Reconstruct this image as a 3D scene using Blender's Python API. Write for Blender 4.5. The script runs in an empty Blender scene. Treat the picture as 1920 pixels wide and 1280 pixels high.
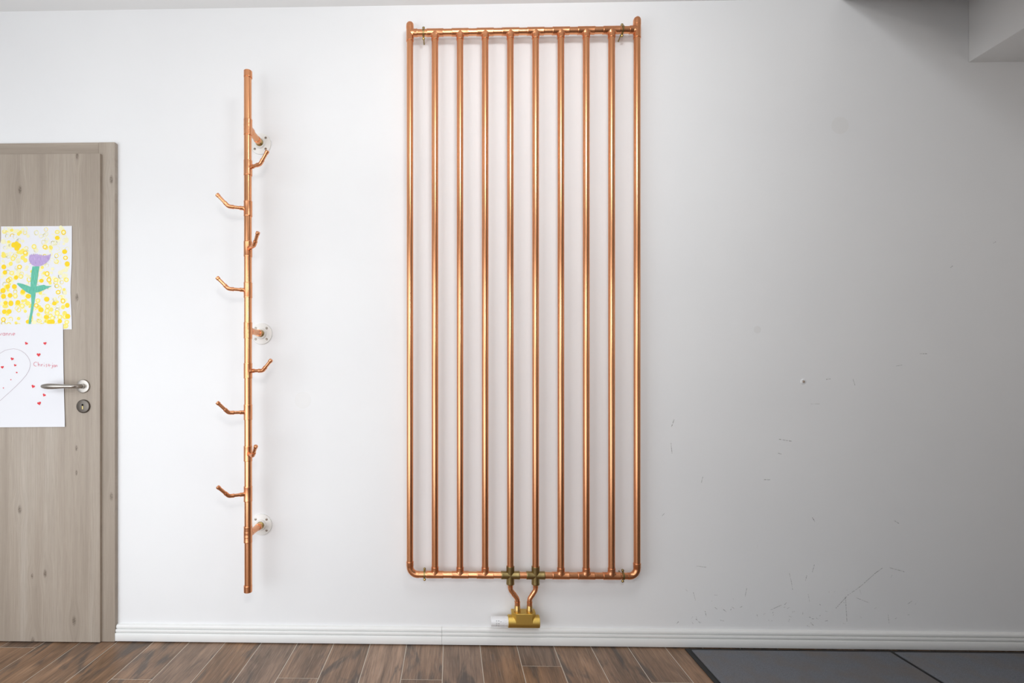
import bpy, bmesh, math, random
from mathutils import Vector, Matrix

random.seed(7)
S = bpy.context.scene
COL = S.collection
PI = math.pi
V = Vector

# ------------------------------------------------------------------ camera
THETA = 0.0211
cam_d = bpy.data.cameras.new('camera')
cam = bpy.data.objects.new('camera', cam_d)
COL.objects.link(cam)
cam.location = (0, -2.1, 1.074)
cam.rotation_euler = (PI / 2, 0, THETA)
cam_d.sensor_width = 36
cam_d.lens = 18
cam_d.shift_x = (960 - 825) / 1920
cam_d.shift_y = (715 - 640) / 1920
cam_d.clip_start = 0.02
S.camera = cam

# ------------------------------------------------------------------ world, lights, exposure
S.view_settings.view_transform = 'Standard'
S.view_settings.look = 'None'
S.view_settings.gamma = 1
S.view_settings.use_curve_mapping = False
S.view_settings.exposure = -0.07
w = bpy.data.worlds.new('world')
S.world = w
w.use_nodes = True
w.node_tree.nodes['Background'].inputs[0].default_value = (0.85, 0.92, 1, 1)
w.node_tree.nodes['Background'].inputs[1].default_value = 0.3


def area(name, loc, target, sx, sy, watts, color=(1, 1, 1), spread=180, shape='RECTANGLE'):
    l = bpy.data.lights.new(name, 'AREA')
    l.shape = shape
    l.size = sx
    l.size_y = sy
    l.energy = watts
    l.color = color
    l.spread = math.radians(spread)
    o = bpy.data.objects.new(name, l)
    COL.objects.link(o)
    o.location = loc
    o.rotation_euler = (V(target) - V(loc)).to_track_quat('-Z', 'Y').to_euler()
    return o


area('flash_softbox', (0.02, -2.2, 1.62), (-0.1, 0, 1.4), 0.30, 0.30, 9.0, (1, 0.98, 0.95), shape='DISK')
area('top_fill', (0.2, -1.2, 2.53), (0.3, 0, 2.2), 0.45, 0.25, 4.2, (0.93, 0.97, 1))  # added light, no known fixture; brightens the upper middle of the wall
area('upper_right_fill', (0.3, -1.5, 2.5), (1.3, 0, 1.8), 0.32, 0.24, 4.8, (0.945, 0.975, 1), 150)  # added light, aimed so the sloped slab shades the upper right wall
area('bounced_flash', (-0.8, -1.6, 1.6), (-0.8, -1.5, 2.6), 0.5, 0.5, 7.0, (0.96, 0.98, 1), 150, shape='DISK')
area('glass_door_daylight', (-1.9, -1.9, 1.1), (-1.5, 0, 0.9), 2.2, 2.0, 28.5, (0.90, 0.95, 1), 150)
area('low_fill', (-0.7, -2.4, 0.55), (-0.4, 0, 0.1), 2.4, 0.9, 5.5, (0.88, 0.94, 1), 110)  # added fill for the lower wall and baseboard, no opening there
area('right_fill', (3.4, -2.6, 1.2), (1.0, 0, 0.9), 1.0, 1.8, 1.8, (1, 0.97, 0.94))  # added weak warm fill from the right, source invented
area('corner_fill', (3.0, -1.2, 1.7), (1.9, 0, 2.1), 1.0, 0.6, 1.8, (1, 0.965, 0.93))  # added warm fill to lift the soffit corner; no window here


# ------------------------------------------------------------------ helpers


def mat(name, color, rough=0.5, metal=0.0, spec=0.5):
    m = bpy.data.materials.new(name)
    m.use_nodes = True
    b = m.node_tree.nodes['Principled BSDF']
    b.inputs['Base Color'].default_value = (*color, 1)
    b.inputs['Roughness'].default_value = rough
    b.inputs['Metallic'].default_value = metal
    b.inputs['Specular IOR Level'].default_value = spec
    return m


class NT:
    """small node-building helper"""

    def __init__(s, m):
        s.t = m.node_tree
        s.b = s.t.nodes['Principled BSDF']

    def n(s, typ, **kw):
        nd = s.t.nodes.new(typ)
        for k, v in kw.items():
            setattr(nd, k, v)
        return nd

    def l(s, a, b):
        s.t.links.new(a, b)

    def coord(s, kind='Object', scale=(1, 1, 1), loc=(0, 0, 0), rnd=0):
        tc = s.n('ShaderNodeTexCoord')
        out = tc.outputs[kind]
        if rnd:
            oi = s.n('ShaderNodeObjectInfo')
            mu = s.n('ShaderNodeMath', operation='MULTIPLY')
            s.l(oi.outputs['Random'], mu.inputs[0])
            mu.inputs[1].default_value = rnd
            ad = s.n('ShaderNodeVectorMath', operation='ADD')
            s.l(out, ad.inputs[0])
            s.l(mu.outputs[0], ad.inputs[1])
            out = ad.outputs[0]
        mp = s.n('ShaderNodeMapping')
        s.l(out, mp.inputs[0])
        mp.inputs['Scale'].default_value = scale
        mp.inputs['Location'].default_value = loc
        return mp.outputs[0]

    def noise(s, vec, scale=1, detail=3, rough=0.5, dist=0.0):
        nd = s.n('ShaderNodeTexNoise')
        s.l(vec, nd.inputs['Vector'])
        nd.inputs['Scale'].default_value = scale
        nd.inputs['Detail'].default_value = detail
        nd.inputs['Roughness'].default_value = rough
        nd.inputs['Distortion'].default_value = dist
        return nd.outputs[0]

    def ramp(s, fac, stops):
        r = s.n('ShaderNodeValToRGB')
        s.l(fac, r.inputs[0])
        e = r.color_ramp.elements
        while len(e) < len(stops):
            e.new(0.5)
        for k, (p, c) in enumerate(stops):
            e[k].position = p
            e[k].color = (*c, 1)
        return r.outputs[0]

    def mix(s, fac, a, b, mode='MIX'):
        m = s.n('ShaderNodeMix', data_type='RGBA', blend_type=mode)
        for sock, val in ((m.inputs[0], fac), (m.inputs[6], a), (m.inputs[7], b)):
            if hasattr(val, 'is_output'):
                s.l(val, sock)
            elif isinstance(val, tuple):
                sock.default_value = (*val, 1)
            else:
                sock.default_value = val
        return m.outputs[2]

    def maprange(s, v, a, b, c=0.0, d=1.0, smooth=False):
        m = s.n('ShaderNodeMapRange')
        if smooth:
            m.interpolation_type = 'SMOOTHSTEP'
        s.l(v, m.inputs[0])
        for k, x in enumerate((a, b, c, d)):
            m.inputs[k + 1].default_value = x
        return m.outputs[0]

    def math(s, op, a, b=None):
        m = s.n('ShaderNodeMath', operation=op)
        for k, x in enumerate((a, b)):
            if x is None:
                continue
            if hasattr(x, 'is_output'):
                s.l(x, m.inputs[k])
            else:
                m.inputs[k].default_value = x
        return m.outputs[0]

    def bump(s, h, strength=0.2, dist=0.001):
        b = s.n('ShaderNodeBump')
        s.l(h, b.inputs['Height'])
        b.inputs['Strength'].default_value = strength
        b.inputs['Distance'].default_value = dist
        s.l(b.outputs[0], s.b.inputs['Normal'])

    def color(s, c):
        s.l(c, s.b.inputs['Base Color'])


def finish(name, bm, m, parent=None, smooth=True, angle=35):
    bmesh.ops.recalc_face_normals(bm, faces=bm.faces[:])
    root = V((0, 0, 0))
    p = parent
    while p is not None:
        root += p.location
        p = p.parent
    if root.length > 0:
        bmesh.ops.translate(bm, verts=bm.verts[:], vec=-root)
    me = bpy.data.meshes.new(name)
    bm.to_mesh(me)
    bm.free()
    if smooth:
        for q in me.polygons:
            q.use_smooth = True
        me.set_sharp_from_angle(angle=math.radians(angle))
    for mm in (m if isinstance(m, (list, tuple)) else [m]):
        me.materials.append(mm)
    o = bpy.data.objects.new(name, me)
    COL.objects.link(o)
    if parent is not None:
        o.parent = parent
    return o


def shared(name, src, parent, loc=(0, 0, 0)):
    """another object on the mesh of src, moved by loc"""
    o = src.copy()
    o.name = name
    COL.objects.link(o)
    o.parent = parent
    o.location = V(src.location) + V(loc)
    return o


def thing(name, label, cat, loc, group=None):
    o = bpy.data.objects.new(name, None)
    o.empty_display_size = 0.05
    COL.objects.link(o)
    o.location = loc
    o['label'] = label
    o['category'] = cat
    if group:
        o['group'] = group
    return o


def struct(o):
    o['kind'] = 'structure'
    return o


def box(bm, lo, hi, bev=0.0, seg=2):
    r = bmesh.ops.create_cube(bm, size=1)
    vs = r['verts']
    for v in vs:
        v.co = V([lo[k] + (v.co[k] + 0.5) * (hi[k] - lo[k]) for k in range(3)])
    if bev:
        es = list({e for v in vs for e in v.link_edges})
        bmesh.ops.bevel(bm, geom=es, offset=bev, segments=seg, affect='EDGES', profile=0.6)


def tube(bm, pts, rad, seg=24, caps=True):
    """sweep a circle along pts; rad = radius or list of radii"""
    pts = [V(p) for p in pts]
    n = len(pts)
    if not isinstance(rad, (list, tuple)):
        rad = [rad] * n
    tang = []
    for i in range(n):
        a = pts[max(i - 1, 0)]
        b = pts[min(i + 1, n - 1)]
        t = V((0, 0, 0))
        if i > 0:
            d = pts[i] - pts[i - 1]
            if d.length > 1e-9:
                t += d.normalized()
        if i < n - 1:
            d = pts[i + 1] - pts[i]
            if d.length > 1e-9:
                t += d.normalized()
        tang.append(t.normalized() if t.length > 1e-9 else V((0, 0, 1)))
    ref = V((1, 0, 0)) if abs(tang[0].x) < 0.9 else V((0, 1, 0))
    u = tang[0].cross(ref).normalized()
    rings = []
    for i in range(n):
        t = tang[i]
        u = (u - t * u.dot(t)).normalized()
        v = t.cross(u)
        rings.append([bm.verts.new(pts[i] + (u * math.cos(2 * PI * k / seg) + v * math.sin(2 * PI * k / seg)) * rad[i])
                      for k in range(seg)])
    for a, b in zip(rings, rings[1:]):
        for k in range(seg):
            bm.faces.new((a[k], a[(k + 1) % seg], b[(k + 1) % seg], b[k]))
    if caps:
        bm.faces.new(rings[0])
        bm.faces.new(rings[-1])


def lathe(bm, origin, axis, prof, seg=32, caps=True):
    """prof = [(t along axis, radius)]"""
    ax = V(axis).normalized()
    o = V(origin)
    ref = V((0, 0, 1)) if abs(ax.z) < 0.9 else V((1, 0, 0))
    u = ax.cross(ref).normalized()
    v = ax.cross(u)
    rings = []
    for t, r in prof:
        rings.append([bm.verts.new(o + ax * t + (u * math.cos(2 * PI * k / seg) + v * math.sin(2 * PI * k / seg)) * max(r, 1e-5))
                      for k in range(seg)])
    for a, b in zip(rings, rings[1:]):
        for k in range(seg):
            bm.faces.new((a[k], a[(k + 1) % seg], b[(k + 1) % seg], b[k]))
    if caps:
        bm.faces.new(rings[0])
        bm.faces.new(rings[-1])


def sleeve(bm, p, axis, half, r_out, r_in):
    """fitting sleeve with a rolled bead at both open ends"""
    b = 0.0022
    lathe(bm, p, axis, [(-half, r_in), (-half, r_out), (-half + b, r_out + 0.0004), (-half + 2 * b, r_out),
                        (half - 2 * b, r_out), (half - b, r_out + 0.0004), (half, r_out), (half, r_in)])


def branch(bm, p, d, side, length, r, fl, run_r, r_in):
    """branch of a tee: an ellipse section flared along 'side' where it meets the run"""
    p, d, side = V(p), V(d).normalized(), V(side).normalized()
    oth = d.cross(side)
    secs = [(0.0, r + fl, r)]
    for k in range(7):
        a = k / 6
        t = run_r - 0.002 + fl * a
        secs.append((t, r + fl * (1 - math.sqrt(max(0, 1 - (1 - a) ** 2))), r))
    b = 0.0022
    secs += [(length - 2 * b, r, r), (length - b, r + 0.0004, r + 0.0004), (length, r, r), (length, r_in, r_in)]
    seg = 28
    rings = []
    for t, ra, rb in secs:
        rings.append([bm.verts.new(p + d * t + side * (ra * math.cos(2 * PI * k / seg)) + oth * (rb * math.sin(2 * PI * k / seg)))
                      for k in range(seg)])
    for a, b_ in zip(rings, rings[1:]):
        for k in range(seg):
            bm.faces.new((a[k], a[(k + 1) % seg], b_[(k + 1) % seg], b_[k]))


def arc(c, a, b, ang0, ang1, r, n=8):
    """points of an arc about c in the plane of unit vectors a, b"""
    return [V(c) + V(a) * (r * math.cos(ang0 + (ang1 - ang0) * k / n)) + V(b) * (r * math.sin(ang0 + (ang1 - ang0) * k / n))
            for k in range(n + 1)]


def bent(p0, p1, p2, r, n=8):
    """polyline p0-p1-p2 with its corner rounded to radius r"""
    p0, p1, p2 = V(p0), V(p1), V(p2)
    a, b = (p0 - p1).normalized(), (p2 - p1).normalized()
    half = a.angle(b) / 2
    t = r / math.tan(half)
    c = p1 + (a + b).normalized() * (r / math.sin(half))
    q0, q1 = p1 + a * t, p1 + b * t
    e0, e1 = (q0 - c), (q1 - c)
    tot = e0.angle(e1)
    pts = []
    for k in range(n + 1):
        s = k / n
        pts.append(c + (e0 * math.sin((1 - s) * tot) + e1 * math.sin(s * tot)) / math.sin(tot))
    return pts


# ------------------------------------------------------------------ materials
paint = mat('wall_paint', (0.86, 0.86, 0.865), 0.75, spec=0.25)
n = NT(paint)
c1 = n.coord(scale=(1, 1, 1))
n.color(n.mix(n.maprange(n.noise(c1, 2.2, 4), 0.3, 0.7), (0.845, 0.845, 0.85), (0.87, 0.87, 0.872)))
n.bump(n.noise(c1, 420, 3), 0.16, 0.0006)
patch_paint = mat('patch_paint', (0.82, 0.815, 0.81), 0.5)
ceil_paint = mat('ceiling_paint', (0.85, 0.85, 0.845), 0.8, spec=0.2)
white_trim = mat('white_foil', (0.86, 0.86, 0.845), 0.35)
scuff_mat = mat('scuff', (0.45, 0.43, 0.41), 0.7)
n = NT(scuff_mat)
tr = n.n('ShaderNodeBsdfTransparent')
mx = n.n('ShaderNodeMixShader')
fac = n.maprange(n.noise(n.coord(), 160, 2), 0.35, 0.65, 0.05, 0.5)
n.l(fac, mx.inputs[0])
n.l(tr.outputs[0], mx.inputs[1])
n.l(n.b.outputs[0], mx.inputs[2])
n.l(mx.outputs[0], n.t.nodes['Material Output'].inputs[0])


def copper_mat(name, c0, c1_, rough):
    m = mat(name, c0, rough, 1.0)
    n = NT(m)
    v = n.coord(rnd=30, scale=(1, 1, 0.25))
    n.color(n.mix(n.maprange(n.noise(v, 9, 2, 0.5), 0.3, 0.7), c0, c1_))
    return m


copper = copper_mat('copper_pipe', (0.82, 0.395, 0.20), (0.79, 0.365, 0.18), 0.26)
copper_fit = copper_mat('copper_fitting', (0.79, 0.365, 0.185), (0.74, 0.325, 0.155), 0.29)
brass_old = copper_mat('brass_dull', (0.35, 0.265, 0.115), (0.31, 0.235, 0.10), 0.34)
brass = copper_mat('brass_bright', (0.75, 0.56, 0.22), (0.66, 0.48, 0.18), 0.3)
union_brass = copper_mat('brass_union', (0.66, 0.43, 0.16), (0.58, 0.35, 0.12), 0.3)
gold = mat('valve_gold', (0.72, 0.50, 0.13), 0.42, 1.0)
n = NT(gold)
n.l(n.maprange(n.noise(n.coord(scale=(1, 1, 1)), 500, 2), 0.3, 0.7, 0.40, 0.48), n.b.inputs['Roughness'])
steel = mat('brushed_steel', (0.44, 0.41, 0.375), 0.33, 1.0)
steel_dark = mat('dark_steel', (0.15, 0.132, 0.115), 0.42, 1.0)
black_hole = mat('dark_hole', (0.01, 0.01, 0.01), 0.8)
plastic = mat('white_plastic', (0.85, 0.85, 0.86), 0.3)
ink_grey = mat('grey_print', (0.12, 0.12, 0.13), 0.6)
flange_mat = mat('flange_enamel', (0.86, 0.85, 0.82), 0.35)
plug_screw = mat('plug_screw', (0.42, 0.34, 0.28), 0.6, 0.3)
screw_mat = mat('screw_steel', (0.30, 0.27, 0.23), 0.35, 1.0)


def veneer(name, axis, knots):
    m = mat(name, (0.4, 0.35, 0.29), 0.5, spec=0.35)
    n = NT(m)
    tc = n.n('ShaderNodeTexCoord').outputs['Object']
    vec = tc
    dark = None
    for (x, z, r) in knots:
        sb = n.n('ShaderNodeVectorMath', operation='SUBTRACT')
        n.l(tc, sb.inputs[0])
        sb.inputs[1].default_value = (x, 0, z)
        ml = n.n('ShaderNodeVectorMath', operation='MULTIPLY')
        n.l(sb.outputs[0], ml.inputs[0])
        ml.inputs[1].default_value = (1 / r, 0, 0.42 / r) if axis == 'z' else (0.42 / r, 0, 1 / r)
        ln = n.n('ShaderNodeVectorMath', operation='LENGTH')
        n.l(ml.outputs[0], ln.inputs[0])
        d = ln.outputs['Value']
        core = n.maprange(d, 0.2, 1.0, 0.9, 0.0, True)
        dark = core if dark is None else n.math('MAXIMUM', dark, core)
        push = n.maprange(d, 0.0, 4.5, 0.95, 0.0, True)       # the grain bows around the knot
        sc = n.n('ShaderNodeVectorMath', operation='SCALE')
        n.l(sb.outputs[0], sc.inputs[0])
        n.l(n.math('MULTIPLY', push, -1.0), sc.inputs['Scale'])
        ad = n.n('ShaderNodeVectorMath', operation='ADD')
        n.l(vec, ad.inputs[0])
        n.l(sc.outputs[0], ad.inputs[1])
        vec = ad.outputs[0]

    def mp(sx, sz):
        q = n.n('ShaderNodeMapping')
        n.l(vec, q.inputs[0])
        q.inputs['Scale'].default_value = (sx, 1, sz) if axis == 'z' else (sz, 1, sx)
        return q.outputs[0]
    band = n.noise(mp(14, 0.5), 1, 3, 0.55, 0.3)
    fine = n.noise(mp(230, 5), 1, 4, 0.65, 0.4)
    pore = n.noise(mp(620, 16), 1, 2, 0.5)
    c = n.ramp(band, [(0.28, (0.33, 0.275, 0.222)), (0.5, (0.43, 0.365, 0.30)), (0.75, (0.50, 0.44, 0.375))])
    c = n.mix(n.maprange(fine, 0.35, 0.7, 0.0, 0.5), c, (0.295, 0.245, 0.20))
    c = n.mix(n.maprange(pore, 0.55, 0.75, 0.0, 0.35), c, (0.25, 0.205, 0.165))
    if dark is not None:
        dn = n.math('MULTIPLY', dark, n.maprange(n.noise(tc, 260, 3), 0.3, 0.6, 0.2, 1.0))
        c = n.mix(dn, c, (0.13, 0.10, 0.075))
    n.color(c)
    n.bump(fine, 0.12, 0.0008)
    return m


KN = [(-1.771, 1.862, 0.013), (-1.532, 2.000, 0.011), (-1.533, 1.418, 0.012), (-1.772, 0.548, 0.013), (-1.666, 0.286, 0.012),
      (-1.545, 0.093, 0.014), (-1.717, 0.005, 0.014), (-1.535, 0.80, 0.009), (-1.535, 0.70, 0.008), (-1.72, 0.275, 0.008)]
KN = [(x + 1.87, z, r * 0.8) for x, z, r in KN]      # measured from the door's own origin
veneer_leaf = veneer('oak_veneer_upright', 'z', KN)
veneer_frame = veneer('oak_veneer_frame', 'z', [(0.472, 1.905, 0.010), (0.472, 0.60, 0.010)])
veneer_top = veneer('oak_veneer_level', 'x', [])

plank_mat = mat('wood_look_tile', (0.2, 0.13, 0.08), 0.42, spec=0.4)
n = NT(plank_mat)
vec = n.coord(rnd=57.0)


def stretch(v, sc):
    q = n.n('ShaderNodeMapping')
    n.l(v, q.inputs[0])
    q.inputs['Scale'].default_value = sc
    return q.outputs[0]


big = n.noise(stretch(vec, (13, 3.0, 1)), 1, 4, 0.6, 0.9)
grain = n.noise(stretch(vec, (120, 5, 1)), 1, 4, 0.65, 0.6)
smoke = n.noise(stretch(vec, (11, 2.3, 1)), 1, 4, 0.55, 1.5)
c = n.ramp(big, [(0.25, (0.135, 0.080, 0.047)), (0.48, (0.26, 0.152, 0.088)), (0.72, (0.42, 0.245, 0.140))])
c = n.mix(n.maprange(smoke, 0.53, 0.66, 0.0, 0.8, True), c, (0.088, 0.074, 0.066))
c = n.mix(n.maprange(grain, 0.42, 0.7, 0.0, 0.6), c, (0.088, 0.056, 0.038))
c = n.mix(n.maprange(n.noise(stretch(vec, (260, 9, 1)), 1, 3), 0.55, 0.75, 0.0, 0.5), c, (0.46, 0.32, 0.22))
oi = n.n('ShaderNodeObjectInfo')
hv = n.n('ShaderNodeHueSaturation')
n.l(n.maprange(oi.outputs['Random'], 0, 1, 0.85, 1.2), hv.inputs['Value'])
n.l(n.maprange(n.math('FRACT', n.math('MULTIPLY', oi.outputs['Random'], 17.3)), 0, 1, 0.75, 1.08), hv.inputs['Saturation'])
n.l(c, hv.inputs['Color'])
n.color(hv.outputs[0])
n.bump(grain, 0.15, 0.001)
grout_mat = mat('grout', (0.62, 0.56, 0.48), 0.8)

mat_pile = mat('mat_carpet', (0.09, 0.09, 0.1), 0.95, spec=0.1)
n = NT(mat_pile)
v = n.coord()
c = n.mix(n.maprange(n.noise(v, 900, 2), 0.35, 0.7), (0.12, 0.126, 0.142), (0.27, 0.28, 0.305))
c = n.mix(n.maprange(n.noise(v, 9, 3), 0.42, 0.65, 0.0, 0.5), c, (0.21, 0.175, 0.15))
n.color(c)
n.bump(n.noise(v, 700, 2), 0.6, 0.002)
rubber = mat('mat_rubber', (0.012, 0.012, 0.012), 0.6)

paper_mat = mat('white_paper', (0.80, 0.80, 0.83), 0.8, spec=0.2)
y_strong = mat('paint_yellow', (0.94, 0.66, 0.005), 0.6)
y_mid = mat('paint_yellow_thin', (0.93, 0.78, 0.14), 0.6)
y_pale = mat('paint_yellow_faint', (0.88, 0.84, 0.52), 0.6)
lilac = mat('paint_lilac', (0.50, 0.38, 0.66), 0.7)
n = NT(lilac)
n.color(n.mix(n.maprange(n.noise(n.coord(scale=(500, 1, 60)), 1, 3), 0.35, 0.65), (0.42, 0.30, 0.58), (0.58, 0.45, 0.72)))
green = mat('paint_green', (0.13, 0.50, 0.36), 0.7)
n = NT(green)
n.color(n.mix(n.maprange(n.noise(n.coord(scale=(400, 1, 40)), 1, 3), 0.35, 0.65), (0.09, 0.43, 0.30), (0.17, 0.57, 0.42)))
red_ink = mat('pencil_red', (0.70, 0.16, 0.22), 0.7)
red_paint = mat('felt_red', (0.72, 0.035, 0.05), 0.6)
pencil = mat('pencil_line', (0.42, 0.30, 0.36), 0.7)

# ------------------------------------------------------------------ room shell
CEIL = 2.6185
XL, XR, YF = -3.3, 3.6, -3.4
bm = bmesh.new()
box(bm, (XL, 0, -0.1), (XR, 0.12, CEIL + 0.1))
wall = struct(finish('wall_back', bm, paint, smooth=False))
bm = bmesh.new()
box(bm, (XL - 0.12, YF, -0.1), (XL, 0.12, CEIL + 0.1))
struct(finish('wall_left', bm, paint, smooth=False))
bm = bmesh.new()
box(bm, (XR, YF, -0.1), (XR + 0.12, 0.12, CEIL + 0.1))
struct(finish('wall_right', bm, paint, smooth=False))
bm = bmesh.new()
box(bm, (XL, YF - 0.12, -0.1), (XR, YF, CEIL + 0.1))
struct(finish('wall_front', bm, paint, smooth=False))
bm = bmesh.new()
box(bm, (XL, YF, CEIL), (XR, 0, CEIL + 0.1))
ceiling = struct(finish('ceiling', bm, ceil_paint, smooth=False))
bm = bmesh.new()
box(bm, (2.0775, -2.6, 2.3545), (XR, 0, CEIL), 0.003)
finish('boxed_soffit', bm, ceil_paint, ceiling)

# sloped slab added unseen above the frame to cast the wall's diagonal shade
bm = bmesh.new()
SX0, SX1, SK = 1.57, 2.0765, 0.70
q = [(0, CEIL), (-0.85, CEIL - 0.85 * SK), (-0.85, CEIL - 0.85 * SK + 0.2), (-0.3, CEIL)]
fa = [bm.verts.new((SX0, y, z)) for y, z in q]
fb = [bm.verts.new((SX1, y, z)) for y, z in q]
for k in range(4):
    bm.faces.new((fa[k], fa[(k + 1) % 4], fb[(k + 1) % 4], fb[k]))
bm.faces.new(fa)
bm.faces.new(fb)
finish('shade_slab', bm, ceil_paint, ceiling, smooth=False)

bm = bmesh.new()
box(bm, (XL, YF, -0.1), (XR, 0, -0.0009))
floor = struct(finish('floor', bm, grout_mat, smooth=False))

# wood-look tiles, laid towards the wall; the joints the photograph shows are placed, the others are staggered
PITCH, GAP, TLEN = 0.1495, 0.0029, 1.2
joint = {-12: 0.0672, -11: 0.0672 + 0.6, -8: 0.276, -7: 0.9, -4: 0.2556, -1: 0.2557, 2: 0.1586, 3: 0.85, 5: 0.2552}
tile_mesh = {}
k0, k1 = math.floor((XL + 0.0309) / PITCH), math.ceil((XR + 0.0309) / PITCH)
for k in range(k0, k1):
    xa, xb = -0.0309 + k * PITCH + GAP / 2, -0.0309 + (k + 1) * PITCH - GAP / 2
    xa, xb = max(xa, XL), min(xb, XR)
    if xb - xa < 0.02:
        continue
    off = joint.get(k, 0.36 + ((k * 0.37) % 1.0) * 0.8)
    cuts = [0.0]
    while off < -YF - 0.05:
        cuts.append(off)
        off += TLEN
    cuts.append(-YF)
    for a, b in zip(cuts, cuts[1:]):
        a2 = a + (GAP / 2 if a > 0 else 0)
        b2 = b - GAP / 2
        cx, cy = (xa + xb) / 2, -(a2 + b2) / 2
        bm = bmesh.new()
        hx, hy = (xb - xa) / 2, (b2 - a2) / 2
        box(bm, (-hx, -hy, -0.006), (hx, hy, 0.0), 0.0005, 1)
        me_o = finish('plank', bm, plank_mat, None)
        me_o.parent = floor
        me_o.location = (cx, cy, 0)

# baseboard: stepped white profile, two lengths butted at the joint
PROF = [(0, 0.005), (-0.0195, 0.005), (-0.0202, 0.006), (-0.0202, 0.0358), (-0.0192, 0.0376), (-0.0120, 0.0382), (-0.0120, 0.0412),
        (-0.0168, 0.0412), (-0.0172, 0.0418), (-0.0172, 0.0500), (-0.0162, 0.0516), (-0.0090, 0.0522), (-0.0090, 0.0550),
        (-0.0131, 0.0550), (-0.0135, 0.0556), (-0.0135, 0.0620), (-0.0120, 0.0658), (-0.0085, 0.0687), (-0.004, 0.0700), (0, 0.0702)]


def profile_run(name, xa, xb, parent):
    bm = bmesh.new()
    ra = [bm.verts.new((xa, y, z)) for y, z in PROF]
    rb = [bm.verts.new((xb, y, z)) for y, z in PROF]
    for k in range(len(PROF) - 1):
        bm.faces.new((ra[k], ra[k + 1], rb[k + 1], rb[k]))
    bm.faces.new((ra[-1], ra[0], rb[0], rb[-1]))
    bm.faces.new(ra)
    bm.faces.new(rb)
    return finish(name, bm, white_trim, parent, angle=50)


bb = bpy.data.objects.new('baseboard_back', None)
COL.objects.link(bb)
struct(bb)
profile_run('board', -1.3825, -0.0366, bb)
profile_run('board', -0.0358, XR, bb)

# ------------------------------------------------------------------ door with its frame
door = bpy.data.objects.new('door_1', None)
COL.objects.link(door)
door.location = (-1.87, 0, 0)
struct(door)
LR, LL = -1.4372, -2.297          # leaf edges
bm = bmesh.new()
box(bm, (LL, -0.032, 0.006), (LR, -0.0005, 2.0082), 0.0012)
leaf = finish('door_leaf', bm, veneer_leaf, door)
bm = bmesh.new()
box(bm, (-1.452, -0.020, 0.002), (-1.3835, 0, 2.060), 0.003, 2)
finish('frame_jamb', bm, veneer_frame, door)
bm = bmesh.new()
box(bm, (-2.352, -0.020, 0.002), (-2.282, 0, 2.060), 0.006, 3)
finish('frame_jamb', bm, veneer_frame, door)
bm = bmesh.new()
box(bm, (-2.282, -0.0198, 1.99), (-1.4515, 0, 2.060), 0.004, 3)
finish('frame_head', bm, veneer_top, door)

HX, HZ = -1.505, 1.0546
bm = bmesh.new()
lathe(bm, (HX, -0.0318, HZ), (0, -1, 0), [(0, 0.0275), (0.005, 0.0275), (0.007, 0.0262), (0.0076, 0.0245), (0.0078, 0.012)], 40)
handle = finish('door_handle', bm, steel, door)
bm = bmesh.new()
lathe(bm, (HX, -0.039, HZ), (0, -1, 0), [(0, 0.0105), (0.006, 0.0105), (0.0062, 0.0092), (0.012, 0.0088)], 28)
# lever: neck comes out of the door, turns left and swells towards its tip
path = [(HX, -0.050, HZ), (HX, -0.068, HZ)]
path += arc((HX - 0.018, -0.068, HZ), (1, 0, 0), (0, -1, 0), 0.2, PI / 2, 0.018, 6)
path += [(HX - 0.03, -0.0865, HZ), (HX - 0.05, -0.088, HZ), (HX - 0.07, -0.0885, HZ), (HX - 0.09, -0.088, HZ),
         (HX - 0.105, -0.087, HZ), (HX - 0.118, -0.0855, HZ), (HX - 0.128, -0.084, HZ), (HX - 0.133, -0.083, HZ), (HX - 0.1355, -0.0825, HZ)]
rr = [0.0085, 0.0085] + [0.0082] * 7 + [0.0080, 0.0092, 0.0108, 0.0118, 0.0117, 0.0105, 0.0083, 0.0058, 0.0022]
tube(bm, path, rr, 24)
bmesh.ops.recalc_face_normals(bm, faces=bm.faces[:])
finish('lever', bm, steel, handle, angle=50)
bm = bmesh.new()
lathe(bm, (-1.504, -0.0318, 0.9725), (0, -1, 0), [(0, 0.0275), (0.0055, 0.0275), (0.0075, 0.0262), (0.0082, 0.0248), (0.0083, 0.006)], 40)
esc = finish('keyhole_rosette', bm, steel_dark, door)
esc['label'] = 'dark round keyhole rosette'
bm = bmesh.new()
lathe(bm, (-1.504, -0.0396, 0.9785), (0, -1, 0), [(0, 0.0042), (0.0009, 0.0042)], 20)
box(bm, (-1.5065, -0.0405, 0.960), (-1.5015, -0.0396, 0.979))
finish('keyhole', bm, black_hole, esc)
bm = bmesh.new()
for kz in range(4):
    lathe(bm, (-1.504, -0.0404, 0.9625 + kz * 0.0033), (0, -1, 0), [(0, 0.0021), (0.0006, 0.0021), (0.0009, 0.0012)], 12)
finish('lock_pins', bm, brass, esc)


# ------------------------------------------------------------------ the two drawings on the door
def w1(x, z):
    return 0.0004 * math.sin(x * 31 + 1) * math.sin(z * 23) - 0.0012 * max(0, (x + 1.60) / 0.05) ** 2


def q1(u, v):      # drawing units of the flower picture -> sheet metres
    px, py = u / 6.094, 410 + v / 6.094
    return -1.8491 + (px - 2) * 0.2963 / 133, 1.7122 - (py - 424) * 0.4239 / 193


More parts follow.
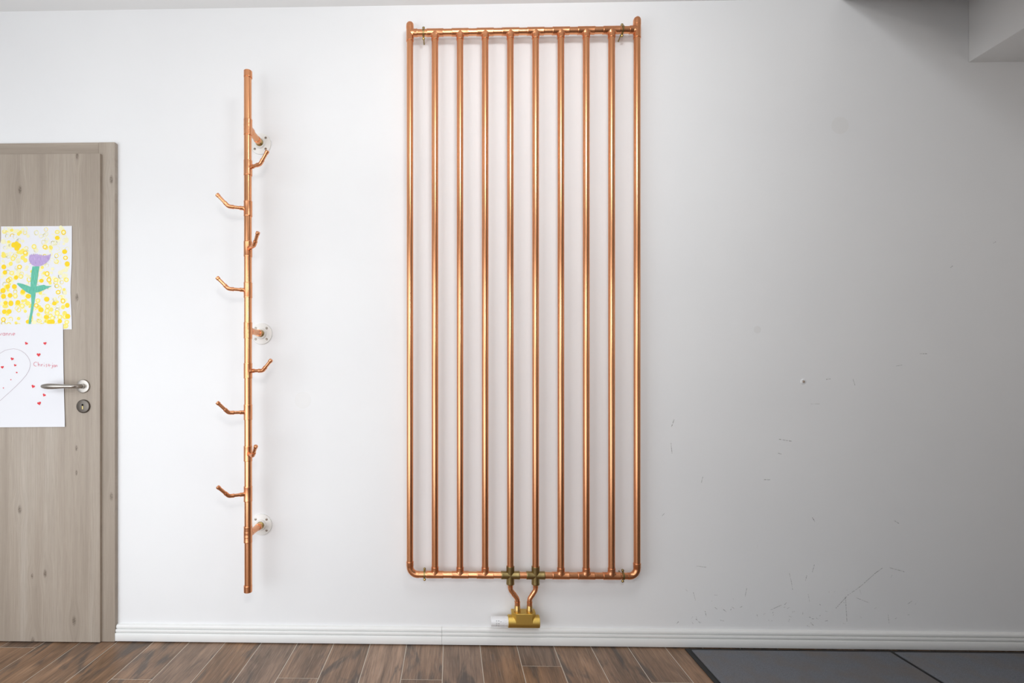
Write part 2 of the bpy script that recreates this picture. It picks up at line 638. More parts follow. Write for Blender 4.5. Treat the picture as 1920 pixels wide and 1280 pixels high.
def sheet(name, xl, xr, zt, zb, ybase, wave, m, parent, nx=28, nz=36):
    """sheet of paper, 0.3 mm thick; xl, xr functions of t (0 top, 1 bottom); zt, zb functions of s (0 left, 1 right)"""
    bm = bmesh.new()
    g = {}
    for side in (0, 1):
        for j in range(nz + 1):
            for i in range(nx + 1):
                s, t = i / nx, j / nz
                x = xl(t) + (xr(t) - xl(t)) * s
                z = zt(s) + (zb(s) - zt(s)) * t
                g[side, i, j] = bm.verts.new((x, ybase + wave(x, z) + side * 0.0003, z))
        for j in range(nz):
            for i in range(nx):
                f = [g[side, i, j], g[side, i + 1, j], g[side, i + 1, j + 1], g[side, i, j + 1]]
                bm.faces.new(f)
    rim = [(i, 0) for i in range(nx)] + [(nx, j) for j in range(nz)] + [(i, nz) for i in range(nx, 0, -1)] + [(0, j) for j in range(nz, 0, -1)]
    for a, b in zip(rim, rim[1:] + rim[:1]):
        bm.faces.new((g[0, a[0], a[1]], g[0, b[0], b[1]], g[1, b[0], b[1]], g[1, a[0], a[1]]))
    return finish(name, bm, m, parent)


def poly(bm, pts, y, wave, mi=0):
    vs = [bm.verts.new((x, y + wave(x, z), z)) for x, z in pts]
    f = bm.faces.new(vs)
    f.material_index = mi
    return f


def ring(bm, cx, cz, r0, r1, y, wave, mi=0, a0=0.0, a1=2 * PI, seg=18, squash=1.0):
    pr = None
    for k in range(seg + 1):
        a = a0 + (a1 - a0) * k / seg
        cur = []
        for r in (r0, r1):
            x, z = cx + r * math.cos(a), cz + r * squash * math.sin(a)
            cur.append(bm.verts.new((x, y + wave(x, z), z)))
        if pr:
            f = bm.faces.new((pr[0], pr[1], cur[1], cur[0]))
            f.material_index = mi
        pr = cur


def stroke(bm, pts, wd, y, wave, mi=0):
    """flat pen stroke along pts (x, z)"""
    pts = [V((x, 0, z)) for x, z in pts]
    L, R = [], []
    for i, p in enumerate(pts):
        d = pts[min(i + 1, len(pts) - 1)] - pts[max(i - 1, 0)]
        d = d.normalized() if d.length > 1e-9 else V((1, 0, 0))
        nrm = V((-d.z, 0, d.x)) * (wd / 2)
        for lst, q in ((L, p + nrm), (R, p - nrm)):
            lst.append(bm.verts.new((q.x, y + wave(q.x, q.z), q.z)))
    for i in range(len(pts) - 1):
        f = bm.faces.new((L[i], L[i + 1], R[i + 1], R[i]))
        f.material_index = mi


Y1 = -0.0332
pic = thing('flower_drawing', 'child\'s painting of a purple flower on yellow dots, taped to the wooden door', 'drawing', (-1.70, -0.0325, 1.288))
sheet('paper_sheet', lambda t: -1.8491 if t < 0.15 else -1.8535, lambda t: -1.5525 - 0.0055 * math.exp(-((t - 0.62) / 0.2) ** 2),
      lambda s: 1.7115, lambda s: 1.2878, Y1, w1, paper_mat, pic)
bm = bmesh.new()
R1 = 0.0107
solid = [(655, 222), (740, 380), (45, 550), (57, 612), (185, 670), (475, 710), (40, 885), (65, 960), (125, 965), (205, 955), (325, 885), (535, 920),
         (622, 968), (770, 990), (50, 1060), (105, 1058), (530, 1122), (320, 1175), (470, 1040), (115, 875), (265, 830), (160, 300), (190, 285),
         (215, 310), (195, 340), (570, 1180), (600, 1178), (685, 1170), (90, 775), (35, 820), (775, 1115), (770, 520), (165, 775)]
rings_ = [(727, 160), (390, 320), (515, 325), (150, 455), (135, 620), (115, 690), (655, 155), (240, 660), (40, 1150), (720, 940), (560, 700), (760, 700),
          (765, 1180), (685, 1125), (600, 1135), (745, 1120), (655, 1080), (540, 1050), (255, 995), (750, 450), (225, 550), (290, 390), (415, 990),
          (665, 840), (545, 1000), (175, 880), (95, 705), (755, 1225), (735, 1230), (640, 700), (540, 630), (435, 935)]
for u, v in solid:
    x, z = q1(u, v)
    ring(bm, x, z, 0.0, R1 * random.uniform(0.85, 1.08), Y1 - 0.0004, w1, 0, squash=random.uniform(0.85, 1.1))
for u, v in rings_:
    x, z = q1(u, v)
    ring(bm, x, z, R1 * 0.55, R1 * 0.95, Y1 - 0.0003, w1, random.choice((0, 1)), squash=random.uniform(0.85, 1.1))
    ring(bm, x, z, 0, R1 * 0.6, Y1 - 0.00025, w1, 2)
a0 = q1(75, 165)
ring(bm, a0[0], a0[1], R1 * 0.6, R1 * 0.85, Y1 - 0.0003, w1, 1, 0.5, 3.3)
a0 = q1(140, 195)
ring(bm, a0[0], a0[1], R1 * 0.6, R1 * 0.9, Y1 - 0.0003, w1, 0, 0.4, 3.6)
for k in range(330):
    u, v = random.uniform(22, 795), random.uniform(100, 1250)
    if u > 780 - 20 * (600 < v < 1000):
        u -= 30
    x, z = q1(u, v)
    heavy = 0.55 * (v / 1250) + 0.25 * (1 - u / 800)
    mi = 1 if random.random() < heavy * 0.7 else 2
    yy = Y1 - (0.0002 if mi == 1 else 0.00015)
    if random.random() < 0.5:
        ring(bm, x, z, R1 * 0.6, R1 * random.uniform(0.8, 1.0), yy, w1, mi, random.uniform(0, 6), random.uniform(7, 12), squash=random.uniform(0.8, 1.1))
    else:
        ring(bm, x, z, 0, R1 * random.uniform(0.5, 1.0), yy, w1, mi, squash=random.uniform(0.8, 1.1))
dots = finish('yellow_dots', bm, [y_strong, y_mid, y_pale], pic, smooth=False)
dots['kind'] = 'stuff'
bm = bmesh.new()
top = [(345, 405), (350, 420), (365, 402), (372, 418), (388, 398), (396, 415), (410, 400), (420, 412), (428, 400), (440, 415), (452, 408), (462, 420),
       (475, 412), (488, 428), (500, 415), (515, 430), (525, 416), (540, 425), (552, 412), (562, 420), (580, 402)]
low = [(580, 425), (570, 460), (550, 490), (520, 515), (480, 535), (440, 545), (405, 545), (370, 530), (345, 505), (332, 470), (335, 430)]
poly(bm, [q1(*p) for p in top + low], Y1 - 0.0008, w1)
finish('painted_flower', bm, lilac, pic, smooth=False)
bm = bmesh.new()
stemL = [(372, 545), (360, 620), (352, 720), (352, 790), (358, 880), (362, 960), (350, 1060), (335, 1140), (326, 1215)]
stemR = [(452, 545), (440, 620), (428, 720), (415, 790), (408, 880), (395, 960), (378, 1060), (362, 1140), (352, 1215)]
for k in range(len(stemL) - 1):
    poly(bm, [q1(*stemL[k]), q1(*stemR[k]), q1(*stemR[k + 1]), q1(*stemL[k + 1])], Y1 - 0.0007, w1)
finish('painted_stem', bm, green, pic, smooth=False)
for pts in ([(372, 785), (320, 765), (265, 745), (205, 732), (195, 745), (230, 780), (285, 825), (335, 855), (370, 868)],
            [(405, 775), (450, 765), (505, 755), (530, 768), (595, 770), (560, 788), (510, 812), (450, 838), (405, 845)]):
    bm = bmesh.new()
    poly(bm, [q1(*p) for p in pts], Y1 - 0.00075, w1)
    finish('painted_leaf', bm, green, pic, smooth=False)


def w2(x, z):
    return 0.0004 * math.sin(x * 24) * math.sin(z * 19 + 1) - 0.0022 * max(0, (0.95 - z) / 0.07) ** 2 - 0.0008 * max(0, (x + 1.63) / 0.05) ** 2


def q2(u, v):
    px, py = u / 6.094, 600 + v / 6.094
    return -1.5876 + (px - 119) * 0.002228, 1.3101 - (py - 607) * 0.002186


Y2 = -0.0350
hp = thing('heart_drawing', 'white sheet with small red hearts and red pencil names, under the flower painting', 'drawing', (-1.78, -0.034, 0.888))
sheet('paper_sheet', lambda t: -2.02, lambda t: -1.5880 + 0.0085 * t ** 2, lambda s: 1.3101 - 0.003 * (1 - s) ** 2,
      lambda s: 0.8885 - 0.004 * (1 - s), Y2, w2, paper_mat, hp, 40, 40)
for (u, v, sc, rot) in [(305, 265, 19, 0.5), (517, 265, 20, -0.1), (445, 395, 24, 0), (143, 442, 20, 0.3), (177, 515, 16, 0.4), (30, 537, 19, -0.1), (382, 757, 22, 0.4),
                        (509, 856, 20, 0.5), (452, 950, 24, -0.3), (195, 598, 11, 0.3), (128, 680, 8, 0), (43, 775, 8, 0)]:
    bm = bmesh.new()
    pts = []
    for k in range(20):
        t = 2 * PI * k / 20
        hx = 16 * math.sin(t) ** 3 / 17
        hy = -(13 * math.cos(t) - 5 * math.cos(2 * t) - 2 * math.cos(3 * t) - math.cos(4 * t)) / 17
        pts.append(q2(u + sc * (hx * math.cos(rot) - hy * math.sin(rot)), v + sc * (hx * math.sin(rot) + hy * math.cos(rot))))
    poly(bm, pts, Y2 - 0.0006, w2)
    finish('red_heart', bm, red_paint, hp, smooth=False)
bm = bmesh.new()
half = [(-72, 440), (-50, 400), (0, 380), (60, 345), (110, 332), (160, 326), (205, 333), (250, 352), (290, 380), (320, 415), (342, 455), (351, 490), (348, 530), (335, 575),
        (305, 625), (255, 685), (180, 760), (100, 835), (0, 925), (-72, 990)]
stroke(bm, [q2(*p) for p in half], 0.0011, Y2 - 0.0006, w2)
stroke(bm, [q2(-144 - u, v) for u, v in half], 0.0011, Y2 - 0.0006, w2)
finish('heart_outline', bm, pencil, hp, smooth=False)
def circ(cx, cy, r, a0=0, a1=2 * PI, nn=12, ry=None):
    ry = ry or r
    return [(cx + r * math.cos(a0 + (a1 - a0) * k / nn), cy + ry * math.sin(a0 + (a1 - a0) * k / nn)) for k in range(nn + 1)]


LET = [[(-40, 135), (-28, 155), (-15, 135)], [(-28, 155), (-32, 178)],
       [(0, 148), (10, 173), (24, 146)], circ(48, 160, 13), [(61, 146), (62, 174)], [(76, 148), (77, 174)], [(77, 158), (86, 147), (95, 153), (98, 174)],
       [(110, 150), (111, 174)], [(111, 158), (120, 148), (131, 154), (134, 174)], [(150, 160), (174, 158)] + circ(162, 160, 13, 0, -5.2, 12),
       circ(412, 502, 23, -0.9, -5.1, 12), [(437, 478), (441, 526)], [(440, 510), (450, 500), (459, 508), (461, 526)], [(476, 503), (478, 528)], [(478, 512), (492, 503)],
       [(508, 509), (509, 530)], [(507, 489), (510, 492)], [(543, 503), (530, 506), (529, 514), (541, 521), (538, 530), (526, 531)],
       [(562, 498), (562, 528), (570, 531)], [(550, 514), (585, 517)], [(601, 510), (603, 540), (597, 549), (590, 545)], [(602, 490), (605, 494)],
       circ(621, 523, 10), [(631, 513), (633, 535)], [(641, 535), (642, 514), (653, 512), (657, 533)]]
for word in (LET[:9], LET[9:]):  # two names
    bm = bmesh.new()
    for st in word:
        stroke(bm, [q2(*p) for p in st], 0.0017, Y2 - 0.0006, w2)
    finish('red_lettering', bm, red_ink, hp, smooth=False)['kind'] = 'stuff'

# ------------------------------------------------------------------ copper coat rack
RX, RY, RR = -0.783, -0.1386, 0.0141
rack = thing('coat_rack', 'upright copper pipe coat rack with eight bent hooks, on white wall flanges beside the door', 'coat rack', (RX, 0, 0.26))
bm = bmesh.new()
tube(bm, [(RX - 0.0012, RY, 2.271), (RX + 0.0012, RY, 0.262)], RR, 40)
finish('pole', bm, copper, rack)
for zc, d in ((2.273, -1), (0.2604, 1)):
    bm = bmesh.new()
    lathe(bm, (RX, RY, zc), (0, 0, d), [(0, 0.010), (0.0005, 0.0138), (0.002, 0.0155), (0.022, 0.0157), (0.0255, 0.0159), (0.027, 0.0155), (0.027, RR - 0.0003)], 40)
    finish('end_cap', bm, copper_fit, rack)
# standoffs to the wall
for fx, fz in ((-0.7850, 2.0545), (-0.7810, 1.2710), (-0.7815, 0.4840)):
    bm = bmesh.new()
    sleeve(bm, (RX, RY, fz), (0, 0, 1), 0.031, 0.0156, RR - 0.0004)
    sleeve(bm, (RX, RY, fz), (0, 0, 1), 0.011, 0.0157, RR - 0.0004)
    branch(bm, (RX, RY, fz), (0, 1, 0), (0, 0, 1), 0.034, 0.0138, 0.004, 0.0156, 0.0122)
    finish('tee_fitting', bm, copper_fit, rack)
    bm = bmesh.new()
    tube(bm, [(fx, RY + 0.02, fz), (fx, -0.030, fz)], 0.0124, 32)
    lathe(bm, (fx, -0.046, fz), (0, 1, 0), [(0, 0.0125), (0.0, 0.0138), (0.002, 0.0142), (0.014, 0.0142), (0.016, 0.0138), (0.016, 0.012)], 32)
    so = finish('standoff_pipe', bm, copper, rack)
    bm = bmesh.new()
    pr = [(0, 0.011)]
    for k in range(5):
        pr += [(k * 0.003, 0.0126), (k * 0.003 + 0.0015, 0.0139)]
    lathe(bm, (fx, -0.030, fz), (0, 1, 0), pr + [(0.016, 0.0125), (0.02, 0.0125)], 28)
    finish('threaded_nipple', bm, brass, so)
    bm = bmesh.new()
    lathe(bm, (fx, 0, fz), (0, -1, 0), [(0, 0.0435), (0.003, 0.044), (0.0055, 0.0430), (0.0065, 0.0405), (0.007, 0.0245), (0.0085, 0.0222), (0.0135, 0.0205),
                                        (0.015, 0.0192), (0.015, 0.0152), (0.008, 0.0148)], 48)
    fl = finish('wall_flange', bm, flange_mat, rack)
    fl['label'] = 'white round wall flange'
    for sx, sz in ((-1, 1), (1, 1), (-1, -1), (1, -1)):
        bm = bmesh.new()
        lathe(bm, (fx + sx * 0.0226, -0.0062, fz + sz * 0.0226), (0, -1, 0), [(0, 0.0050), (0.0013, 0.0048), (0.0018, 0.0038), (0.0018, 0.0019), (0.0008, 0.0017)], 18)
        finish('screw', bm, screw_mat, fl)
# hooks
HOOKS = [(1.898, -30), (1.7404, -155), (1.5849, -50), (1.4262, -153), (1.1152, -20), (0.9556, -148), (0.7959, -54), (0.6404, -144)]
AL = math.radians(45)
for hz, ph in HOOKS:
    p = math.radians(ph)
    D = V((math.cos(p), math.sin(p), 0))
    U = V((0, 0, 1))
    R0 = V((RX, RY, hz))
    E0 = R0 + D * 0.070
    T0 = E0 + (D * math.cos(AL) + U * math.sin(AL)) * 0.057
    side = D.cross(U)
    bm = bmesh.new()
    sleeve(bm, R0, (0, 0, 1), 0.0292, 0.0157, RR - 0.0004)
    branch(bm, R0, D, (0, 0, 1), 0.030, 0.0076, 0.005, 0.0157, 0.006)
    finish('tee_fitting', bm, copper_fit, rack)
    bm = bmesh.new()
    pts = [R0 + D * 0.012] + bent(R0 + D * 0.012, E0, T0, 0.016) + [T0 - (T0 - E0).normalized() * 0.001]
    tube(bm, pts, 0.0063, 20)
    hk = finish('hook', bm, copper, rack)
    bm = bmesh.new()
    a = E0 - D * 0.019
    b = E0 + (T0 - E0).normalized() * 0.019
    core = bent(a, E0, b, 0.016)
    da, db = -D, (b - E0).normalized()
    pts = [a, a, a - da * 0.002, a - da * 0.004] + core + [b - db * 0.004, b - db * 0.002, b, b]
    rr = [0.0062, 0.0076, 0.0080, 0.0076] + [0.0074] * len(core) + [0.0076, 0.0080, 0.0076, 0.0062]
    pts[0] = a + da * 1e-5
    pts[-1] = b + db * 1e-5
    tube(bm, pts, rr, 20)
    finish('elbow_fitting', bm, copper_fit, hk)
    bm = bmesh.new()
    ax = (T0 - E0).normalized()
    lathe(bm, T0 - ax * 0.010, ax, [(0, 0.0061), (0, 0.0074), (0.001, 0.0077), (0.009, 0.0077), (0.0105, 0.0072), (0.0113, 0.006), (0.0113, 0.0005)], 20)
    finish('hook_cap', bm, copper_fit, hk)

# ------------------------------------------------------------------ copper pipe radiator
PX0, PSP, PY = -0.1638, 0.10037, -0.05
ZT, ZB = 2.4706, 0.3012
PR, FR = 0.0131, 0.0146
rad = thing('pipe_radiator', 'tall wall radiator of ten upright copper pipes with a brass valve below', 'radiator', (0.288, 0, ZB))
xs = [PX0 + k * PSP for k in range(10)]
bm = bmesh.new()
tube(bm, [(xs[0], PY, ZT), (xs[0], PY, ZB + 0.03)], PR, 32)
first = finish('upright_pipe', bm, copper, rad)
for k in range(1, 10):
    shared('upright_pipe', first, rad, (k * PSP, 0, 0))
bm = bmesh.new()
tube(bm, [(xs[0], PY, ZT), (xs[9], PY, ZT)], PR, 32)
finish('header_pipe', bm, copper, rad)
bm = bmesh.new()
tube(bm, [(xs[0] + 0.03, PY, ZB), (xs[9] - 0.03, PY, ZB)], PR, 32)
finish('header_pipe', bm, copper, rad)


def tee(x, z, up, flare):
    bm = bmesh.new()
    sleeve(bm, (x, PY, z), (1, 0, 0), 0.0335, FR, PR - 0.0004)
    branch(bm, (x, PY, z), (0, 0, up), (1, 0, 0), 0.031, FR, flare, FR, PR - 0.0004)
    return finish('tee_fitting', bm, copper_fit, rad)


for k in range(1, 9):
    tee(xs[k], ZT, -1, 0.0065 if k not in (2, 6) else 0.004)
for k in (1, 2, 3):
    tee(xs[k], ZB, 1, 0.002 if k != 2 else 0.004)
for k in (6, 7, 8):
    tee(xs[k], ZB, 1, 0.0065)
# end tees on top with domed caps, elbows at the bottom
for k, sgn, tip in ((0, 1, 0.044), (9, -1, 0.051)):
    bm = bmesh.new()
    sleeve(bm, (xs[k], PY, ZT), (0, 0, 1), 0.034, FR, PR - 0.0004)
    branch(bm, (xs[k], PY, ZT), (sgn, 0, 0), (0, 0, 1), 0.030, FR, 0.004, FR, PR - 0.0004)
    finish('end_tee', bm, copper_fit, rad)
    bm = bmesh.new()
    t0 = 0.018
    h = tip - t0
    dome = [(t0, FR - 0.001), (t0, FR + 0.0004), (t0 + 0.002, FR + 0.0007), (t0 + h * 0.5, FR + 0.0004)]
    for q in range(1, 8):
        a = q / 7 * PI / 2
        dome.append((t0 + h * 0.5 + h * 0.5 * math.sin(a), 0.0005 + (FR) * math.cos(a)))
    lathe(bm, (xs[k], PY, ZT), (0, 0, 1), dome, 32)
    finish('end_cap', bm, copper_fit, rad)
    bm = bmesh.new()
    br = 0.032
    top_ = (xs[k], PY, ZB + 0.052)
    out_ = (xs[k] + sgn * 0.036, PY, ZB)
    core = bent(top_, (xs[k], PY, ZB), out_, br, 10)
    pts = [V(top_) + V((0, 0, 1e-5)), V(top_), V(top_) - V((0, 0, 0.0025)), V(top_) - V((0, 0, 0.005)), V(top_) - V((0, 0, 0.018))] + core + [V(out_)]
    rr = [PR - 0.0004, FR, FR + 0.0005, FR, FR] + [PR + 0.0007] * len(core) + [PR + 0.0007]
    tube(bm, pts, rr, 32)
    finish('elbow_fitting', bm, copper_fit, rad)

# brass crosses and the two swan-neck pipes down to the valve
for k in (4, 5):
    bm = bmesh.new()
    for ax, half in (((1, 0, 0), 0.0365), ((0, 0, 1), 0.036)):
        lathe(bm, (xs[k], PY, ZB), ax, [(-half, PR - 0.0004), (-half, 0.0158), (-half + 0.003, 0.0162), (-half + 0.006, 0.0158), (-0.018, 0.0156), (-0.008, 0.0152),
                                        (0.008, 0.0152), (0.018, 0.0156), (half - 0.006, 0.0158), (half - 0.003, 0.0162), (half, 0.0158), (half, PR - 0.0004)], 32)
    cr = finish('cross_fitting', bm, brass_old, rad)
    cr['label'] = 'dull brass cross fitting'
VT = 0.1570
for k, xv, sg in ((4, 0.2655, 1), (5, 0.3143, -1)):
    x0 = xs[k]
    P = [V((x0, PY, 0.268)), V((x0, PY, 0.243)), V((xv, PY, 0.207)), V((xv, PY, VT - 0.002))]
    pts = [P[0]] + bent(P[0], P[1], P[2], 0.026) + bent(P[1], P[2], P[3], 0.026) + [P[3]]
    bm = bmesh.new()
    tube(bm, pts, 0.0097, 24)
    nk = finish('swan_neck_pipe', bm, copper, rad)
    bm = bmesh.new()
    mid = (P[1] + P[2]) / 2
    dd = (P[2] - P[1]).normalized()
    lathe(bm, mid, dd, [(-0.0025, 0.0096), (-0.002, 0.0103), (0.002, 0.0103), (0.0025, 0.0096)], 24)
    finish('pipe_coupling', bm, copper_fit, nk)
    bm = bmesh.new()
    lathe(bm, (xv, PY, 0.190), (0, 0, 1), [(-0.009, 0.0096), (-0.0085, 0.0108), (0.003, 0.0108), (0.0035, 0.0113), (0.006, 0.0113), (0.0065, 0.0096)], 24)
    finish('pipe_coupling', bm, copper_fit, nk)
    bm = bmesh.new()
    lathe(bm, (x0, PY, 0.2545), (0, 0, 1), [(-0.004, 0.0096), (-0.0035, 0.0106), (0.008, 0.0106), (0.0105, 0.0115)], 24)
    finish('pipe_coupling', bm, copper_fit, nk)
    bm = bmesh.new()
    lathe(bm, (xv, PY, VT - 0.002), (0, 0, 1), [(0, 0.0125), (0.012, 0.0125), (0.014, 0.0115), (0.024, 0.0115), (0.026, 0.0105), (0.026, 0.0096)], 24)
    finish('union_nut', bm, union_brass, nk)

# valve block
VZ, VR = 0.1180, 0.0247
bm = bmesh.new()
lathe(bm, (0.2283, PY, VZ), (1, 0, 0), [(0, 0.005), (0, VR - 0.0012), (0.0012, VR), (0.1230, VR), (0.1242, VR - 0.0012), (0.1242, 0.005)], 48)
cx_, fw_, hw_ = 0.2901, 0.0315, 0.0468
plan = [(-hw_, -0.026), (-hw_, -0.0585), (-fw_, -0.0752), (fw_, -0.0752), (hw_, -0.0585), (hw_, -0.026)]
lo_ = [bm.verts.new((cx_ + x, y, VZ + 0.001)) for x, y in plan]
hi_ = [bm.verts.new((cx_ + x, y, VT - 0.0012)) for x, y in plan]
tp_ = [bm.verts.new((cx_ + x * 0.975, -0.05 + (y + 0.05) * 0.95, VT)) for x, y in plan]
for A, B in ((lo_, hi_), (hi_, tp_)):
    for k in range(6):
        bm.faces.new((A[k], A[(k + 1) % 6], B[(k + 1) % 6], B[k]))
bm.faces.new(lo_)
bm.faces.new(tp_)
vb = finish('valve_block', bm, gold, rad, angle=30)
vb['label'] = 'gold coloured valve block'
bm = bmesh.new()
lathe(bm, (0.1595, PY, VZ - 0.001), (1, 0, 0), [(0, 0.004), (0, 0.0172), (0.001, 0.0184), (0.003, 0.0189), (0.052, 0.0192), (0.0525, 0.0186), (0.0535, 0.0186), (0.054, 0.0192),
                                                (0.0660, 0.0192), (0.0668, 0.0182), (0.069, 0.0182)], 40)
th = finish('thermostat_head', bm, plastic, rad)
th['label'] = 'white thermostat head with grey scale marks'
bm = bmesh.new()


def mark(xc, ang, wx, wa):
    """printed mark lying on the thermostat's round surface; ang from the front, upwards"""
    r = 0.01935
    vs = []
    for dx, da in ((-wx, -wa), (wx, -wa), (wx, wa), (-wx, wa)):
        a = ang + da
        vs.append(bm.verts.new((xc + dx, PY - r * math.cos(a), VZ - 0.001 + r * math.sin(a))))
    bm.faces.new(vs)


for ang in (0.52, 0.44, -0.02, -0.10, -0.56, -0.64):
    mark(0.1815, ang, 0.0019, 0.022)
    mark(0.1900, ang, 0.0027, 0.022)
for ang in (0.25, -0.32):
    mark(0.1815, ang, 0.0008, 0.03)
mark(0.1985, 0.34, 0.0028, 0.028)
mark(0.2185, 0.25, 0.0005, 0.22)
finish('scale_marks', bm, ink_grey, th, smooth=False)

# pipe clips: thin brass saddles with an eye and a screw above and below, on a stud in the wall
for (xc, zc, kind) in ((-0.1093, ZT, 'hang'), (0.6815, ZT + 0.001, 'tilt'), (-0.1053, ZB, 'plain'), (0.684, ZB, 'wire')):
    bm = bmesh.new()
    hw, rr_ = 0.0036, PR + 0.0011
    prof = [(PY + 0.004, zc + 0.0235), (PY + 0.002, zc + 0.0165)] + \
           [(PY - rr_ * math.cos(a), zc + rr_ * math.sin(a)) for a in [math.radians(q) for q in range(82, -83, -12)]] + \
           [(PY + 0.002, zc - 0.0165), (PY + 0.004, zc - 0.0235)]
    thk = 0.0011
    prev = None
    for i, (y, z) in enumerate(prof):
        a = prof[max(i - 1, 0)]
        b = prof[min(i + 1, len(prof) - 1)]
        ty, tz = b[0] - a[0], b[1] - a[1]
        ln = math.hypot(ty, tz)
        ny, nz = tz / ln * thk, -ty / ln * thk
        cur = [bm.verts.new((xc - hw, y, z)), bm.verts.new((xc + hw, y, z)), bm.verts.new((xc + hw, y + ny, z + nz)), bm.verts.new((xc - hw, y + ny, z + nz))]
        if prev:
            for q in range(4):
                bm.faces.new((prev[q], prev[(q + 1) % 4], cur[(q + 1) % 4], cur[q]))
        else:
            bm.faces.new(cur)
        prev = cur
    bm.faces.new(prev)
    for sg in (1, -1):
        lathe(bm, (xc, PY + 0.0015, zc + sg * 0.0215), (0, 1, 0), [(0, 0.0025), (0, 0.0052), (0.003, 0.0052), (0.003, 0.0025)], 20)
    # threaded stud from the wall to the back of the saddle
    dz = -0.014 if zc > 1 else 0.002
    tube(bm, [(xc, -0.0006, zc + dz), (xc, PY + 0.008, zc + dz * 0.6)], 0.0024, 12)
    cl = finish('pipe_clip', bm, brass_old, rad)
    for sg in (1, -1):
        bm = bmesh.new()
        yb, zz = PY + 0.0017, zc + sg * 0.0215
        lathe(bm, (xc, yb + 0.004, zz), (0, -1, 0), [(0, 0.0018), (0.0035, 0.0018), (0.004, 0.0040), (0.0055, 0.0038), (0.0068, 0.0022), (0.0070, 0.0004)], 16)
        finish('clip_screw', bm, brass_old if sg == 1 else brass, cl)

# ------------------------------------------------------------------ entrance mats
MY0, MY1, MT = -0.0245, -1.35, 0.0075


def doormat(name, label, xa, xb, brd_l, brd_r):
    t = thing(name, label, 'mat', ((xa + xb) / 2, (MY0 + MY1) / 2, 0), 'entrance mats')
    bm = bmesh.new()
    box(bm, (xa, MY1, 0.0003), (xb, MY0, 0.0035), 0.001, 1)
    finish('rubber_backing', bm, rubber, t)
    bm = bmesh.new()
    box(bm, (xa + brd_l, MY1 + 0.02, 0.003), (xb - brd_r, MY0 - 0.018, MT), 0.002, 2)
    finish('carpet_pile', bm, mat_pile, t)


doormat('entrance_mat', 'grey-blue entrance mat with a black rubber edge, next to the wooden planks', 0.9375, 1.7415, 0.0205, 0.0075)
doormat('entrance_mat', 'dark grey entrance mat beyond the black seam, farther from the wooden planks', 1.7425, 2.56, 0.0075, 0.02)

# ------------------------------------------------------------------ small marks on the wall
pl = thing('wall_plug', 'small white plastic wall plug with a screw in the bare wall right of the radiator', 'wall plug', (1.4241, 0, 1.074))
bm = bmesh.new()
lathe(bm, (1.4241, 0, 1.074), (0, -1, 0), [(0, 0.0112), (0.001, 0.0112), (0.0026, 0.0088), (0.0028, 0.0062), (0.0012, 0.0058)], 28)
finish('plug_collar', bm, plastic, pl)
bm = bmesh.new()
lathe(bm, (1.4252, -0.0008, 1.0732), (-0.1, -1, 0.1), [(0, 0.0050), (0.0014, 0.0048), (0.0024, 0.0035), (0.0025, 0.0016), (0.0012, 0.0012)], 20)
finish('screw_head', bm, plug_screw, pl)

bm = bmesh.new()
for (x, z, r) in ((1.5704, 2.1072, 0.030), (1.241, 1.2835, 0.013), (-0.6099, 0.997, 0.030)):
    lathe(bm, (x, 0, z), (0, -1, 0), [(0, r * 1.15), (0.00015, r), (0.0003, r * 0.6)], 28)
finish('filler_patches', bm, patch_paint, wall)['kind'] = 'stuff'

bm = bmesh.new()


def flat(x, z):
    return 0.0


def at0(px, py):
    """wall point of a mark measured on the photograph (the wall is one plane)"""
    dx, dz = (px - 825) / 960, -(py - 715) / 960
    s, c_ = math.sin(THETA), math.cos(THETA)
    t = 2.1 / (c_ + dx * s)
    return t * (dx * c_ - s), 1.074 + t * dz


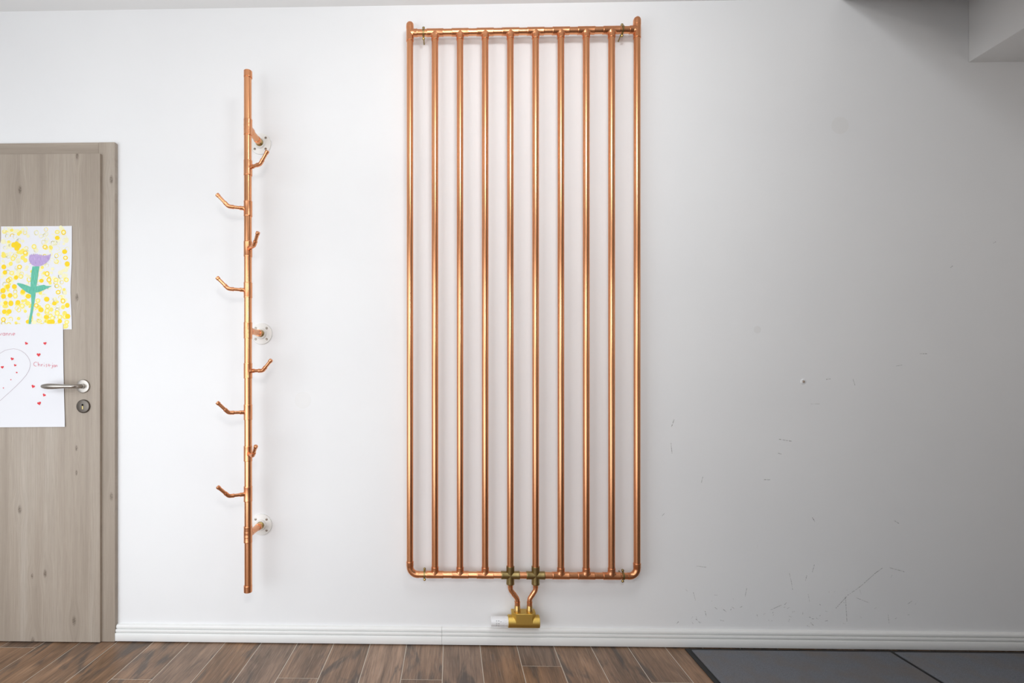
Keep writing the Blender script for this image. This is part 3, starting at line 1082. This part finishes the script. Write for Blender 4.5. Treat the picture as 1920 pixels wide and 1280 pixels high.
MARKS = [((1340, 1138), (1345, 1142)), ((1355, 1141), (1362, 1147)), ((1372, 1137), (1377, 1141)), ((1445, 1143), (1458, 1137), (1465, 1134)), ((1471, 1133), (1475, 1129)),
         ((1530, 1158), (1535, 1161)), ((1513, 1172), (1518, 1175)), ((1520, 1167), (1525, 1172)), ((1547, 1164), (1552, 1163)), ((1612, 1105), (1615, 1115)),
         ((1480, 1074), (1484, 1092), (1486, 1105)), ((1513, 1078), (1510, 1088)), ((1527, 1058), (1523, 1072)), ((1515, 1113), (1518, 1128)), ((1268, 1169), (1272, 1165)),
         ((1305, 1160), (1312, 1167)), ((1322, 1145), (1324, 1155)), ((1567, 1140), (1590, 1115), (1612, 1100), (1640, 1075), (1655, 1064)), ((1668, 1064), (1697, 1072)),
         ((1585, 1118), (1588, 1165)), ((1605, 1120), (1630, 1130)), ((1397, 1118), (1400, 1102)), ((1350, 1162), (1358, 1164)), ((1306, 1061), (1325, 1063)), ((1702, 1132), (1710, 1126)),
         ((1241, 967), (1246, 962)), ((1523, 970), (1528, 978)), ((1724, 663), (1738, 663)), ((1520, 757), (1537, 757)), ((1599, 710), (1603, 722)), ((1680, 686), (1692, 684)),
         ((1259, 800), (1264, 786)), ((1258, 830), (1260, 850)), ((1315, 905), (1318, 893)), ((1460, 823), (1484, 827)), ((1458, 849), (1465, 851)), ((1782, 502), (1786, 498)),
         ((1432, 899), (1444, 899)), ((1549, 711), (1557, 710)), ((1676, 975), (1685, 981)), ((1862, 456), (1867, 453)), ((1300, 1110), (1304, 1125)), ((1665, 1152), (1667, 1168))]
for mk in MARKS:
    stroke(bm, [at0(*p) for p in mk], random.choice((0.0016, 0.0022, 0.0028)), -0.0003, flat)
for k in range(45):
    px, py = random.gauss(1480, 150), 1170 - abs(random.gauss(0, 45))
    if px < 1230 or px > 1850:
        continue
    a = random.uniform(0, PI)
    l = random.uniform(2, 6)
    stroke(bm, [at0(px, py), at0(px + l * math.cos(a), py + l * math.sin(a))], 0.0016, -0.0003, flat)
finish('scuff_marks', bm, scuff_mat, wall, smooth=False)['kind'] = 'stuff'
